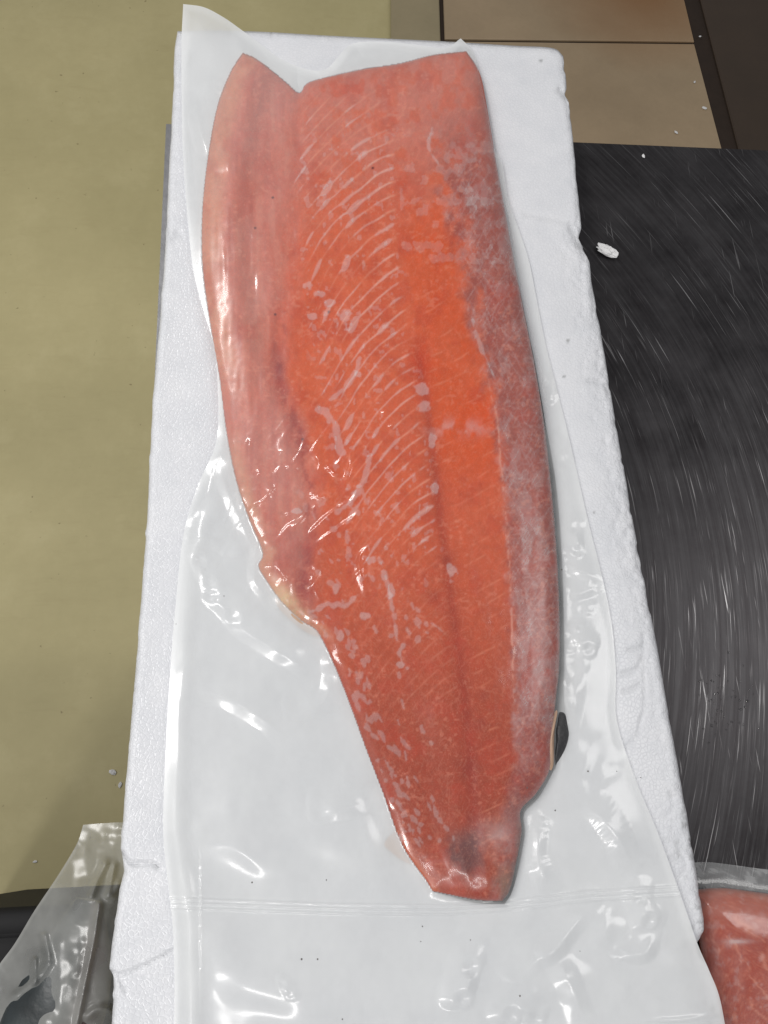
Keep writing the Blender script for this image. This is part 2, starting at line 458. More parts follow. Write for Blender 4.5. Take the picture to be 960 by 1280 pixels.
# ------------------------------------------------------------------ foam lid
lid_top = catmull([(222, 39), (270, 38), (335, 40), (400, 44), (480, 48), (560, 52), (640, 57), (690, 60), (704, 70)], 6)
lid_right = np.array([(704, 70), (707, 95), (708, 112), (705, 118), (711, 128), (716, 175), (722, 240), (727, 285), (723, 298), (729, 310),
                      (737, 328), (739, 352), (744, 378), (757, 450), (775, 560), (795, 675), (815, 775), (831, 865), (845, 945), (862, 1040),
                      (879, 1148), (880, 1163), (873, 1176), (868, 1180), (873, 1196), (883, 1206), (889, 1222), (896, 1240), (905, 1285), (918, 1350)], float)
lid_left = np.array([(222, 39), (218, 60), (217, 112), (212, 200), (208, 290), (200, 400), (191, 500), (184, 650), (176, 760), (167, 870), (158, 970),
                     (151, 1060), (154, 1075), (155, 1090), (149, 1112), (144, 1150), (139, 1190), (137, 1210), (142, 1220), (142, 1245), (139, 1285), (134, 1350)], float)
lid_bot = np.array([(134, 1350), (400, 1352), (700, 1352), (918, 1350)], float)
def jag(pl, n, a, seed):
    q = resample(pl, n); t = np.arange(n)
    q[:, 0] += a * ((fbm(t / 7.0, t * 0 + 3.3, seed, 3) - .5) * 3 + 1.6 * np.clip(vnoise(t / 5.0, t * 0 + 8.1, seed + 9) - .80, 0, 1) * -9) * np.minimum(1, np.minimum(t, n - 1 - t) / 6)
    return q
lid_right = jag(lid_right, 420, 0.55, 201); lid_left = jag(lid_left, 420, 0.5, 205)
G = coons(lid_top, lid_bot, lid_left, lid_right, 270, 460)
LX, LY = G[..., 0], G[..., 1]
poly = np.vstack([lid_top, lid_right[1::4], lid_bot[::-1], lid_left[::-4][1:-1]])
d = seg_dist(LX, LY, poly, True)
dr = seg_dist(LX, LY, lid_right[::4])
r = 9.0
z = LT - 0.004 * (1 - np.sqrt(1 - (1 - np.clip(d / r, 0, 1))**2))
z -= 0.0035 * (1 - sst(0, 62, dr)) * sst(250, 420, LY)                       # the worn right margin slopes off
torn = (1 - sst(5, 50, dr)) * sst(230, 340, LY) * (0.35 + fbm(LX / 30, LY / 30, 3)) * (1 - 0.6 * sst(760, 900, LY))
torn = np.clip(torn + (1 - sst(2, 12, d)) * 0.5, 0, 1)
z -= torn * np.clip(fbm(LX / 7, LY / 7, 11) - 0.45, 0, 1) * 0.006
crack = np.zeros_like(z)
for pl, w, dep in [
    ([(152, 1066), (160, 1076), (172, 1080), (190, 1079), (198, 1084)], 2.0, .0035),
    ([(138, 1214), (150, 1218), (165, 1213), (182, 1206), (200, 1197), (216, 1188)], 1.6, .0025),
    ([(148, 1218), (152, 1230), (158, 1240)], 2.0, .0020), ([(338, 38), (340, 44)], 1.5, .003),
    ([(785, 812), (797, 810), (808, 804)], 2.0, .002), ([(778, 842), (795, 836), (803, 822)], 2.0, .002), ([(780, 864), (790, 862), (800, 855)], 2.0, .002),
    ([(802, 895), (797, 920), (785, 930), (780, 938)], 1.5, .0015), ([(800, 905), (806, 880), (804, 800)], 1.6, .0012),
    ([(656, 268), (690, 274), (722, 282)], 3.0, .0012), ([(735, 475), (752, 478), (760, 490)], 2.5, .0018), ([(714, 285), (720, 300), (728, 312)], 4, .003),
    ([(700, 112), (706, 120)], 4, .003), ([(208, 290), (214, 296), (222, 292)], 5, .002), ([(838, 990), (842, 1008), (835, 1018)], 1.5, .001),
    ([(850, 1065), (858, 1080), (850, 1095)], 1.6, .0012)]:
    dd = seg_dist(LX, LY, catmull(pl, 4) if len(pl) > 2 else pl) * (1 + 0.6 * (vnoise(LX / 4, LY / 4, 5) - 0.5))
    g = np.exp(-(dd / w)**2); z -= dep * g; crack = np.maximum(crack, g * dep / .0035)
z -= 0.0012 * np.clip(fbm(LX / 45, LY / 60, 21) - 0.5, 0, 1)
dirt = np.clip(crack * 0.35, 0, 1) + sst(0.60, 0.72, fbm(LX / 9, LY / 9, 31)) * (1 - sst(4, 40, dr)) * sst(960, 1030, LY) * 0.55
for (sx, sy, rr) in [(710, 426, 2.0), (705, 471, 1.6), (867, 75, 1.5), (676, 76, 2), (788, 1073, 1.3), (742, 640, 1.3)]:
    dirt = np.maximum(dirt, 1 - sst(rr * 0.5, rr * 1.6, np.hypot(LX - sx, LY - sy)))
lid = grid_mesh('foam_board', P(LX, LY, z), FOAM, loc=(0, 0, 0), skirt=0.0005, attrs={'torn': torn, 'dirt': np.clip(dirt, 0, 1)})
tag(lid, 'white polystyrene foam box lid with chipped edges lying on the steel table', 'foam lid')

# ------------------------------------------------------------------ salmon fillet
f_top = catmull([(303, 66), (318, 72), (335, 84), (358, 103), (374, 116), (384, 104), (410, 96), (450, 87), (500, 79), (540, 69), (583, 64)], 8)
f_right = catmull([(583, 64), (600, 92), (609, 135), (618, 190), (629, 250), (640, 312), (655, 390), (668, 455), (680, 530), (688, 600), (695, 680), (699, 760),
                   (699, 830), (694, 880), (690, 925), (687, 962), (670, 992), (651, 1013), (652, 1040), (645, 1080), (637, 1113), (628, 1126)], 8)
f_left = catmull([(303, 66), (287, 92), (271, 135), (260, 195), (253, 262), (253, 330), (262, 400), (274, 470), (283, 540), (295, 600), (311, 648), (328, 690),
                  (323, 707), (332, 724), (352, 752), (377, 776), (397, 790), (418, 832), (439, 885), (459, 940), (479, 992), (497, 1043), (512, 1072), (531, 1098), (541, 1114)], 8)
f_bot = catmull([(541, 1114), (560, 1118), (590, 1124), (610, 1126), (628, 1126)], 8)
FPOLY = np.vstack([f_top, f_right[1:], f_bot[::-1][1:], f_left[::-1][1:-1]])
def curve(ys, xs): return lambda y: np.interp(y, ys, xs)
fl_o = np.argsort(f_left[:, 1]); fr_o = np.argsort(f_right[:, 1])
Lf = lambda y: np.interp(y, f_left[fl_o, 1], f_left[fl_o, 0])
Rf = lambda y: np.interp(y, f_right[fr_o, 1], f_right[fr_o, 0])
XM = curve([60, 110, 300, 430, 540, 640, 730, 830, 940, 1030, 1120], [496, 497, 501, 520, 536, 548, 559, 574, 586, 591, 595])
XB = curve([60, 110, 200, 300, 400, 470, 560, 650, 740, 790, 900, 1000, 1120], [362, 377, 372, 362, 350, 346, 378, 388, 376, 396, 436, 474, 525])
XR = curve([60, 150, 230, 300, 400, 450, 520, 640, 760, 850, 950, 1050, 1120], [535, 548, 562, 577, 592, 605, 621, 632, 640, 642, 645, 625, 615])
SKIN_T = 0.0016
BASE = LT + 0.0012
def lam(x, y):
    """phase of the muscle leaves, belly side of the midline"""
    w = XM(y) - x
    wp = np.maximum(w, 0)
    per = 17.5 + 0.0 * y
    g = 10 * (1 - np.exp(-wp / 10)) * -0.4 + (0.40 + 0.22 * sst(220, 460, y)) * wp + 0.0032 * wp**2
    ph = (y - g + 7 * (fbm(x / 40, y / 40, 71, 2) - 0.5)) / per
    return ph, w, per
def fillet_z(x, y, din, leaves=True):
    u = np.clip((x - Lf(y)) / np.maximum(Rf(y) - Lf(y), 20), 0, 1)
    T = np.interp(u, [0, .12, .3, .5, .7, .88, 1], [.0085, .0095, .0125, .0185, .0215, .020, .017])
    T = T * np.interp(y, [60, 130, 300, 700, 900, 1050, 1125], [.80, .95, 1.0, 1.0, .85, .55, .40])
    e = np.interp(u, [0, .3, .6, 1], [.0022, .0028, .0034, .0050]) * np.interp(y, [60, 700, 950, 1125], [1, 1, .8, .5])
    w = np.interp(u, [0, .3, .7, 1], [36, 38, 32, 25])
    t = 1 - np.clip(din / w, 0, 1)
    z = e + (np.maximum(T, e) - e) * np.sqrt(np.clip(1 - t * t, 0, 1))
    k = sst(0, 25, din)
    z = z - k * 0.0008 * np.exp(-((x - XM(y)) / 12)**2) * sst(380, 520, y)
    z = z - k * (0.0016 if leaves else 0.0005) * np.exp(-((x - XB(y)) / 11)**2) * (1 - sst(740, 830, y))
    z = z + k * 0.0012 * np.exp(-((x - Lf(y) - 38) / 14)**2) * (1 - sst(380, 520, y))
    ph, wl, per = lam(x, y)
    rid = 0.5 + 0.5 * np.cos(2 * np.pi * ph)
    if leaves: z = z + k * 0.00022 * rid * sst(0, 12, wl) * (1 - sst(110, 150, wl))
    z = z + k * (0.0020 * (fbm(x / 70, y / 90, 41, 3) - 0.5) + (0.0005 if leaves else 0.0002) * (fbm(x / 12, y / 12, 42, 2) - 0.5))
    z = z + k * 0.0007 * (fbm(x / 11 + 5, y / 60, 69, 2) - .5) * (1 - sst(-20, 20, x - XB(y))) * (1 - sst(740, 800, y))
    return BASE + SKIN_T + np.maximum(z, 0.0012)

def flesh_colour(x, y):
    def mixc(c, t, col):
        return c * (1 - t[..., None]) + lin(col) * t[..., None]
    n1 = fbm(x / 60, y / 80, 51); n2 = fbm(x / 14, y / 16, 52); n3 = fbm(x / 5, y / 6, 53, 3)
    c = np.zeros(x.shape + (3,)) + lin((216, 100, 62))
    c = mixc(c, sst(560, 1000, y), (168, 70, 46))
    c = mixc(c, sst(.35, .7, n1) * 0.4 * (1 - sst(600, 900, y)), (204, 86, 56))
    # loin beyond the midline: deep orange
    d = x - XM(y)
    org = sst(-4, 10, d) * (1 - sst(-22, 10, x - XR(y))) * sst(210, 300, y) * (1 - sst(540, 640, y)) * (0.45 + 0.8 * sst(.35, .65, n1))
    c = mixc(c, np.clip(org, 0, 1) * 0.75, (216, 86, 34))
    for cx, cy, sx, sy, a, col in [(565, 290, 32, 40, .7, (222, 84, 22)), (600, 515, 26, 30, .75, (222, 80, 20)), (545, 380, 18, 40, .5, (214, 76, 24)),
                                   (525, 455, 14, 32, .8, (200, 62, 26)), (430, 110, 50, 14, .7, (212, 78, 42)), (350, 260, 14, 50, .4, (200, 76, 46)),
                                   (600, 240, 18, 80, .35, (206, 84, 50))]:
        c = mixc(c, a * np.exp(-((x - cx) / sx)**2 - ((y - cy) / sy)**2), col)
    c = mixc(c, (1 - sst(170, 330, y + 60 * (n1 - .5))) * (0.35 + 0.75 * sst(.35, .6, n2)) * 0.75, (208, 122, 104))
    # belly: paler and pinker, beige rim
    bw = np.interp(y, [60, 250, 450, 600], [34, 40, 22, 14])
    bel = (1 - sst(-bw, bw * 1.2, x - XB(y) + 30 * (n2 - .5) + 40 * (n1 - .5))) * (1 - sst(740, 810, y))
    strk = fbm(x / 9 + 5, y / 70, 69, 3)
    c = mixc(c, bel * 0.85, (206, 112, 92))
    c = mixc(c, bel * sst(.5, .75, strk) * 0.30, (216, 146, 124))
    c = mixc(c, bel * (1 - sst(.25, .48, strk)) * 0.30, (174, 84, 72))
    stripe = np.exp(-((x - Lf(y) - 52) / 13)**2) * (1 - sst(420, 520, y))
    c = mixc(c, stripe * 0.45, (172, 94, 78))
    rim = (1 - sst(14, 36, x - Lf(y))) * (1 - sst(440, 520, y))
    c = mixc(c, rim * 0.75, (214, 148, 118))
    rim2 = (1 - sst(6, 26, x - Lf(y) + 8 * (n2 - .5))) * sst(520, 600, y) * (1 - sst(770, 815, y))
    c = mixc(c, rim2 * 0.5, (218, 170, 134))
    fatc = np.exp(-((x - 362) / 26)**2 - ((y - 752) / 22)**2) * (1 - sst(-4, 26, x - (Lf(y) + 14)))
    c = mixc(c, np.clip(fatc * 0.8, 0, 1), (226, 200, 150))
    # blood-dark streaks along the belly seam and the midline
    red = np.exp(-((x - XB(y) - 2) / 9)**2) * sst(330, 420, y) * (1 - sst(740, 800, y)) * sst(.35, .62, n2)
    c = mixc(c, np.clip(red, 0, 1) * 0.75, (160, 50, 44))
    for cx, cy, sx, sy, a in [(348, 455, 8, 26, .6), (375, 540, 8, 20, .5), (374, 690, 26, 34, .32), (380, 752, 16, 22, .42), (383, 735, 10, 14, .4)]:
        c = mixc(c, a * np.exp(-((x - cx) / sx)**2 - ((y - cy) / sy)**2), (150, 56, 56))
    ml = np.exp(-((x - XM(y) - 2) / 5.5)**2) * sst(400, 470, y) * (0.45 + 0.5 * n1)
    ml2 = np.exp(-((x - XM(y)) / 16)**2) * sst(440, 560, y) * 0.38
    c = mixc(c, np.clip(ml * 0.6 + ml2, 0, 1) * 0.75, (158, 50, 34))
    for cx, cy, r_ in [(540, 745, 9), (600, 905, 8), (605, 870, 7), (586, 1022, 5), (586, 960, 12), (560, 700, 8)]:
        c = mixc(c, 0.4 * np.exp(-((x - cx)**2 + (y - cy)**2) / r_**2), (140, 48, 40))
    # outer band along the back: greyer pink with a net of fat
    bdw = np.interp(y, [60, 400, 560], [26, 18, 9])
    bd = sst(-bdw, bdw, x - XR(y) + bdw * 2.5 * (n2 - .5) + 5 * (n3 - .5)) * sst(90, 260, y)
    c = mixc(c, bd * 0.8, (152, 74, 68))
    c = mixc(c, bd * sst(.5, .7, n2) * 0.4, (150, 58, 46))
    edge_ = (1 - sst(0, 22, Rf(y) - x)) * sst(60, 120, y)
    c = mixc(c, edge_ * 0.5, (160, 92, 86))
    wx = x + 9 * (fbm(x / 20, y / 20, 61, 2) - .5); wy = y + 9 * (fbm(x / 20, y / 20, 62, 2) - .5)
    v = 1 - np.abs(2 * fbm(wx / 17, wy / 11, 63, 2) - 1)
    net = sst(.90, .985, v)
    c = mixc(c, net * bd * 0.15 * sst(230, 420, y), (222, 160, 146))
    c = mixc(c, np.exp(-((x - XR(y) - 5 * (n2 - .5)) / 1.6)**2) * sst(420, 560, y) * (1 - sst(820, 900, y)) * sst(.35, .6, n3) * 0.6, (226, 160, 140))
    # muscle leaves
    ph, w, per = lam(x, y)
    a = np.abs(ph - np.round(ph)) * per
    ln = np.exp(-(a / 1.5)**2) * sst(2, 10, w) * (1 - sst(95, 135, w)) * (1 - 0.6 * sst(620, 740, y)) * (1 - sst(800, 960, y)) * (0.35 + 0.8 * sst(.3, .65, n2)) * sst(100, 150, y)
    c = mixc(c, np.clip(ln, 0, 1) * 0.48 * (0.5 + 0.6 * sst(.35, .6, n1)), (238, 164, 138))
    q = (y + 0.38 * d + 0.0012 * d * d) / 19 + 0.5 * n1
    ln2 = np.exp(-(np.abs(q - np.round(q)) * 19 / 1.3)**2) * sst(4, 20, d) * (1 - bd) * sst(.4, .7, n2) * sst(220, 400, y)
    c = mixc(c, np.clip(ln2, 0, 1) * 0.35, (234, 150, 118))
    # fine pale veins everywhere low down
    v2 = 1 - np.abs(2 * fbm(wx / 13 + 40, wy / 15, 64, 2) - 1)
    c = mixc(c, sst(.94, .99, v2) * 0.14 * sst(640, 820, y), (232, 150, 126))
    # tail: grey patch, pale smears
    tp = np.exp(-(np.abs((x - 582 + 22 * (n2 - .5)) / 21)**3.2) - np.abs((y - 1066 + 24 * (n1 - .5)) / 26)**3) * (.6 + .6 * n2)
    c = mixc(c, np.clip(tp * 1.2, 0, 1) * 0.8, (100, 66, 68))
    c = mixc(c, 0.55 * np.exp(-((x - 628) / 16)**2 - ((y - 1058) / 34)**2) * sst(.25, .6, n2), (196, 140, 128))
    c = mixc(c, 0.7 * np.exp(-((x - 632) / 13)**2 - ((y - 1105) / 20)**2), (150, 122, 104))
    c = mixc(c, sst(1012, 1050, y) * (1 - sst(0, 10, Rf(y) - x)) * 0.7, (110, 80, 76))
    low = (1 - sst(0, 14, x - Lf(y))) * sst(1020, 1060, y)
    c = mixc(c, low * 0.5, (222, 120, 66))
    # fine fibre and grain, with sparkle painted into the colour
    fib = 1 - np.abs(2 * fbm((x + .5 * y) / 4.2, (y - .5 * x) / 13, 66, 2) - 1)
    fib2 = 1 - np.abs(2 * fbm((x - .6 * y) / 4.5, (y + .6 * x) / 15, 67, 2) - 1)
    c = mixc(c, sst(.86, .98, fib) * 0.10 * sst(.35, .6, n2) + sst(.86, .98, fib2) * 0.10 * (1 - sst(.4, .65, n2)), (240, 168, 140))
    c = mixc(c, sst(.5, .75, fbm(x / 22, y / 26, 68, 4)) * 0.35, (188, 66, 44))
    c = mixc(c, sst(.62, .78, fbm(x / 6 + 3, y / 4.5, 70, 3)) * sst(.3, .6, fbm(x / 30, y / 34, 73, 2)) * 0.26, (236, 156, 130))  # small pale dashes, painted sparkle
    c = c * (0.90 + 0.20 * n3[..., None])
    # tiny dark flecks
    for cx, cy in [(319, 285), (344, 393), (411, 390), (378, 549), (341, 247), (466, 210)]:
        c = mixc(c, 1 - sst(0.8, 2.4, np.hypot(x - cx, y - cy)), (110, 40, 40))
    return np.clip(c, 0, 1)

G = coons(f_top, f_bot, f_left, f_right, 330, 830)
FX, FY = G[..., 0], G[..., 1]
din = seg_dist(FX, FY, FPOLY[::2], True)
din[0, :] = din[-1, :] = 0; din[:, 0] = din[:, -1] = 0
FZ = fillet_z(FX, FY, din)
sal = empty('salmon_fillet', P(480, 600, BASE))
tag(sal, 'large orange salmon fillet sealed in the clear pouch on the foam lid', 'salmon fillet')
grid_mesh('flesh', P(FX, FY, FZ), FLESH, sal, skirt=BASE + SKIN_T - 0.0002, colors=flesh_colour(FX, FY))

# dark skin beneath, peeping out on the back side
s_right = catmull([(583, 66), (601, 95), (611, 140), (621, 195), (632, 255), (643, 315), (659, 395), (672, 458), (685, 533), (695, 600), (702, 680), (705, 760),
                   (706, 830), (705, 870), (708, 905), (706, 930), (696, 955), (675, 995), (655, 1017), (656, 1042), (649, 1082), (640, 1115), (631, 1130)], 6)
s_bot = catmull([(541, 1114.5), (560, 1120), (590, 1128), (610, 1130), (631, 1130)], 6)
s_right[:, 0] -= (2.5 - 1.8 * sst(520, 620, s_right[:, 1])) * sst(0, 100, s_right[:, 1] - 66) * (1 - sst(840, 890, s_right[:, 1]))
s_left = f_left + np.array([2, 0.0]); s_left[-1] = s_bot[0]; s_top = f_top.copy(); s_top[-1] = s_right[0]; s_left[0] = s_top[0]
G = coons(s_top, s_bot, s_left, s_right, 60, 160)
SX, SY = G[..., 0], G[..., 1]
dsr = seg_dist(SX, SY, s_right)
sz = BASE + SKIN_T * 0.85 - 0.0006 * (1 - sst(0, 6, dsr)) + 0.0 * SX
grid_mesh('skin', P(SX, SY, sz), SKIN, sal, skirt=BASE)
def patch(name, pts, zfun, mat, parent, n=14, skirt=None):
    """filled blob from an outline (photo pixels) with a domed top"""
    pl = resample(np.vstack([catmull(list(pts) + [pts[0]], 6)]), 40)[:-1]
    c = pl.mean(0); rings = []
    for k in np.linspace(1, 0.05, n):
        q = c + (pl - c) * k
        rings.append(P(q[:, 0], q[:, 1], zfun(k)))
    V = np.vstack(rings); m = len(pl); F = []
    for k in range(n - 1):
        for i in range(m):
            j = (i + 1) % m
            F.append((k * m + j, k * m + i, (k + 1) * m + i, (k + 1) * m + j))
    F.append(tuple((n - 1) * m + i for i in range(m))[::-1])
    return raw_mesh(name, V, F, mat, parent)
patch('skin_flap', [(698, 876), (703, 884), (707, 890), (709, 904), (711, 918), (708, 932), (703, 943), (697, 953), (693, 963), (692, 948), (694, 930), (693, 910), (696, 892)], lambda k: BASE + 0.0025 + 0.004 * (1 - k * k), SKIN, sal)
patch('fat_rim', [(690, 893), (697, 888), (693, 915), (692, 955), (686, 962), (683, 930)], lambda k: BASE + 0.006 + 0.004 * (1 - k * k), FAT, sal)
patch('fin_stub', [(495, 1038), (506, 1064), (514, 1080), (500, 1074), (488, 1064), (480, 1056), (486, 1046)], lambda k: BASE + 0.0008 + 0.0012 * (1 - k * k), FAT, sal)
patch('belly_scrap', [(352, 748), (378, 772), (398, 788), (399, 797), (376, 786), (350, 762), (344, 748)], lambda k: BASE + 0.0015 + 0.003 * (1 - k * k), FAT, sal)

# ------------------------------------------------------------------ vacuum pouch
b_top = catmull([(229, 5), (255, 9), (280, 22), (300, 36), (330, 58), (352, 74), (385, 87), (408, 86), (425, 68), (442, 54), (480, 52), (520, 56), (556, 60), (576, 48)], 6)
b_right = catmull([(576, 48), (592, 66), (600, 98), (611, 150), (617, 185), (628, 205), (634, 245), (648, 285), (661, 325), (671, 375), (682, 430), (692, 470), (706, 525), (719, 580),
                   (735, 650), (750, 710), (764, 775), (770, 840), (771, 900), (795, 975), (822, 1040), (853, 1125), (872, 1180), (886, 1212), (899, 1245), (908, 1290), (918, 1340)], 6)
b_left = catmull([(229, 5), (227, 50), (227, 110), (229, 200), (236, 290), (244, 350), (264, 420), (270, 450), (273, 520), (268, 560), (246, 610), (229, 670), (220, 750), (212, 850), (206, 960), (204, 1040),
                  (210, 1105), (216, 1160), (218, 1220), (218, 1280), (219, 1340)], 6)
b_bot = catmull([(219, 1340), (400, 1342), (700, 1342), (918, 1340)], 6)
BPOLY = np.vstack([b_top, b_right[1:], b_bot[::-1][1:], b_left[::-1][1:-1]])
G = coons(b_top, b_bot, b_left, b_right, 440, 900)
BX, BY = G[..., 0], G[..., 1]
sdf = seg_dist(BX, BY, FPOLY[::2], True)
ins = inside(BX, BY, FPOLY)
zin = fillet_z(BX, BY, np.where(ins, sdf, 0), False) + np.where(ins, 0.0002, 0)
dout = np.where(ins, 0, sdf)
deb = seg_dist(BX, BY, BPOLY[::2], True)
flat = LT + 0.0022
u_ = np.clip((BX - Lf(BY)) / 300, -1, 2)
drop = 16.0 - 9.0 * sst(470, 640, BX) + 0 * BX
ZB = np.where(ins, zin + 0.0007, flat + (zin + 0.0007 - flat) * np.exp(-(dout / drop)**1.4))
# swells of the slack film
lump = 0.7 * fbm((BX + .5 * BY) / 120, (BY - .5 * BX) / 75, 81, 1) + 0.3 * fbm((BX + .3 * BY) / 60, (BY - .3 * BX) / 42, 82, 1) - 0.5
lumpk = sst(0, 40, dout) * sst(0, 45, deb) * (0.35 + 0.65 * sst(560, 800, BY))
ZB += lumpk * (0.0055 * (lump + 0.5))
ZB += (1 - sst(0, 14, deb)) * 0.0004
# loose corner at the upper left
ZB += 0.012 * np.exp(-((BX - 232) / 60)**2 - ((BY - 10) / 60)**2)
# left hem, a soft long roll, and the sag beside it
hem = lambda y: np.interp(y, [560, 700, 900, 1040, 1150, 1340], [285, 236, 222, 219, 236, 240])
ZB += 0.0032 * np.exp(-((BX - hem(BY)) / 14)**2) * sst(560, 700, BY)
diag = seg_dist(BX, BY, [(246, 1120), (285, 1200), (330, 1290), (345, 1340)])
ZB += 0.0028 * np.exp(-((diag) / 34)**2) * np.where(BX > 250, 1, .4)
RIDGES = [  # polyline, height m, half width px
    ([(357, 688), (387, 667), (407, 648), (427, 633), (453, 620)], .0012, 3.2), ([(388, 693), (400, 677), (427, 658), (447, 642), (455, 623)], .0014, 3.4),
    ([(458, 745), (450, 710), (453, 692), (473, 675)], .0012, 3.4), ([(362, 666), (388, 637)], .0011, 3), ([(383, 622), (395, 619), (408, 625)], .0010, 3),
    ([(345, 650), (363, 644), (372, 640)], .0009, 3), ([(390, 700), (397, 713), (393, 728), (382, 738)], .0012, 3), ([(332, 602), (338, 612), (345, 626)], .0011, 3),
    ([(345, 700), (352, 716), (366, 728)], .0010, 3), ([(473, 522), (486, 512), (503, 507)], .0011, 3.2), ([(482, 539), (494, 530), (512, 527)], .0012, 3.4),
    ([(313, 545), (311, 562), (312, 578)], .0011, 3), ([(318, 592), (332, 588)], .0010, 2.6), ([(345, 568), (360, 562), (376, 561)], .0012, 3), ([(398, 566), (399, 580), (400, 590)], .0016, 3.4),
    ([(405, 577), (415, 588), (426, 597)], .0014, 3.2), ([(354, 580), (366, 584), (376, 582)], .0014, 3), ([(300, 612), (303, 640)], .0008, 3), ([(442, 560), (436, 590), (425, 615)], .0008, 3),
    # on the foam, left
    ([(236, 672), (262, 674), (283, 684)], .0022, 5), ([(248, 700), (254, 718), (262, 730)], .0018, 5), ([(284, 766), (307, 789), (340, 810), (372, 828), (394, 846)], .0030, 6),
    ([(262, 745), (280, 760), (290, 772)], .0022, 5), ([(238, 862), (273, 869), (313, 889), (340, 907), (358, 928)], .0032, 7), ([(364, 890), (390, 887), (408, 872), (414, 844)], .0026, 5),
    ([(398, 1018), (430, 1012), (458, 1002)], .0022, 6), ([(270, 560), (280, 600), (300, 650), (318, 690)], .0016, 5), ([(250, 640), (262, 610), (272, 570)], .0016, 6),
    ([(322, 700), (318, 725), (338, 752)], .0016, 4), ([(250, 960), (300, 975), (360, 965)], .0018, 14), ([(260, 1050), (300, 1060), (340, 1100)], .0016, 10),
    # right of the fillet
    ([(703, 702), (723, 713), (740, 720), (748, 732)], .0020, 4), ([(708, 748), (728, 741), (747, 733)], .0020, 4), ([(727, 762), (734, 765), (740, 762)], .0018, 4),
    ([(712, 806), (724, 802), (736, 812)], .0022, 5), ([(716, 790), (726, 784)], .0022, 5), ([(706, 832), (708, 867), (714, 900)], .0022, 4), ([(721, 842), (719, 880), (716, 905)], .0022, 5),
    ([(702, 540), (705, 560), (707, 580)], .0026, 8), ([(680, 478), (682, 500)], .0018, 5), ([(688, 500), (700, 485)], .0012, 4), ([(720, 660), (722, 690)], .0010, 4),
    ([(722, 1004), (750, 1020), (773, 1047), (791, 1085)], .0034, 5.5), ([(657, 1018), (672, 1044), (674, 1078), (690, 1113)], .0020, 4.5), ([(655, 1026), (650, 1070), (644, 1105)], .0018, 3.2),
    ([(673, 1026), (684, 1029)], .0012, 3), ([(715, 985), (730, 960), (735, 930)], .0016, 8), ([(740, 990), (765, 960)], .0014, 9),
    # below the seal
    ([(756, 1128), (757, 1150), (756, 1185)], .0040, 10), ([(802, 1122), (806, 1136), (812, 1152)], .0032, 6), ([(814, 1162), (808, 1190), (786, 1192), (770, 1180)], .0026, 6),
    ([(652, 1215), (672, 1200), (692, 1190), (712, 1165), (735, 1138)], .0032, 6), ([(695, 1192), (715, 1235), (732, 1278)], .0026, 5), ([(645, 1245), (680, 1240), (712, 1238)], .0024, 10),
    ([(770, 1210), (780, 1240), (776, 1262)], .0016, 8), ([(352, 1230), (362, 1245)], .0024, 7), ([(640, 1270), (655, 1262), (670, 1275)], .0026, 7), ([(800, 1276), (850, 1275), (895, 1268)], .0020, 3),
    ([(590, 1210), (580, 1250)], .0010, 6), ([(470, 1170), (520, 1180), (560, 1172)], .0012, 20), ([(300, 1010), (350, 1000)], .0014, 16),
    # top edge
    ([(400, 92), (450, 84), (520, 78)], .0012, 4), ([(272, 108), (282, 118)], .0012, 4), ([(246, 120), (250, 160), (262, 200)], .0014, 6), ([(408, 86), (425, 68), (442, 56)], .0022, 6),
]
for pl, h, w in RIDGES:
    pl = catmull(pl, 5) if len(pl) > 2 else np.array(pl, float)
    e_ = (5 if w < 3.9 else 14) * w; x0, x1 = pl[:, 0].min() - e_, pl[:, 0].max() + e_; y0, y1 = pl[:, 1].min() - e_, pl[:, 1].max() + e_
    m = (BX > x0) & (BX < x1) & (BY > y0) & (BY < y1)
    if not m.any(): continue
    dd = seg_dist(BX[m], BY[m], pl)
    nv = vnoise(BX[m] / 60 + w, BY[m] / 60, 91)
    wst = w * 1.15 * (0.9 + 0.2 * nv); wv = wst; hk = 0.48
    if w > 3.9:
        sg = -1.0 if pl[:, 0].mean() < 560 else 0.6
        d2 = seg_dist(BX[m] + sg, BY[m] + 1.0, pl)
        far = sst(-0.7, 0.7, (dd - d2) / math.hypot(sg, 1.0))
        ln_ = np.linalg.norm(np.diff(pl, axis=0), axis=1).sum()
        w0 = min(w * 1.5, ln_ / 4.0) if w < 7.5 else w
        wst = w0 * (0.9 + 0.2 * nv); hk = 0.33 if w < 7.5 else 0.5 * h / (w * 0.00064)
        wv = wst * (1 + 1.4 * far * (1 - np.exp(-dd / w0)))
    ln_ = np.linalg.norm(np.diff(pl, axis=0), axis=1).sum()
    prof = np.exp(-(dd / wv)**2)
    if 3.9 < w < 7.5:
        t_ = 1.15 - np.sqrt((dd / (wv * 1.35))**2 + 0.0225)
        prof = 0.5 * (t_ + np.sqrt(t_ * t_ + 0.012))
        lo_, hi_ = (.24, .38) if pl[:, 0].mean() < 560 else (.34, .56)
        hk = (lo_ + (hi_ - lo_) * vnoise(BX[m] / 40 + 7, BY[m] / 40, 93)) * 1.35
    hh = hk * wst * 0.00064 * (0.9 + 0.3 * vnoise(BX[m] / 60, BY[m] / 60, 92))
    L_ = np.minimum(np.hypot(BX[m] - pl[0, 0], BY[m] - pl[0, 1]), np.hypot(BX[m] - pl[-1, 0], BY[m] - pl[-1, 1]))
    ZB[m] += hh * prof * (0.12 + 0.88 * sst(0, max(8, 0.4 * ln_), L_))
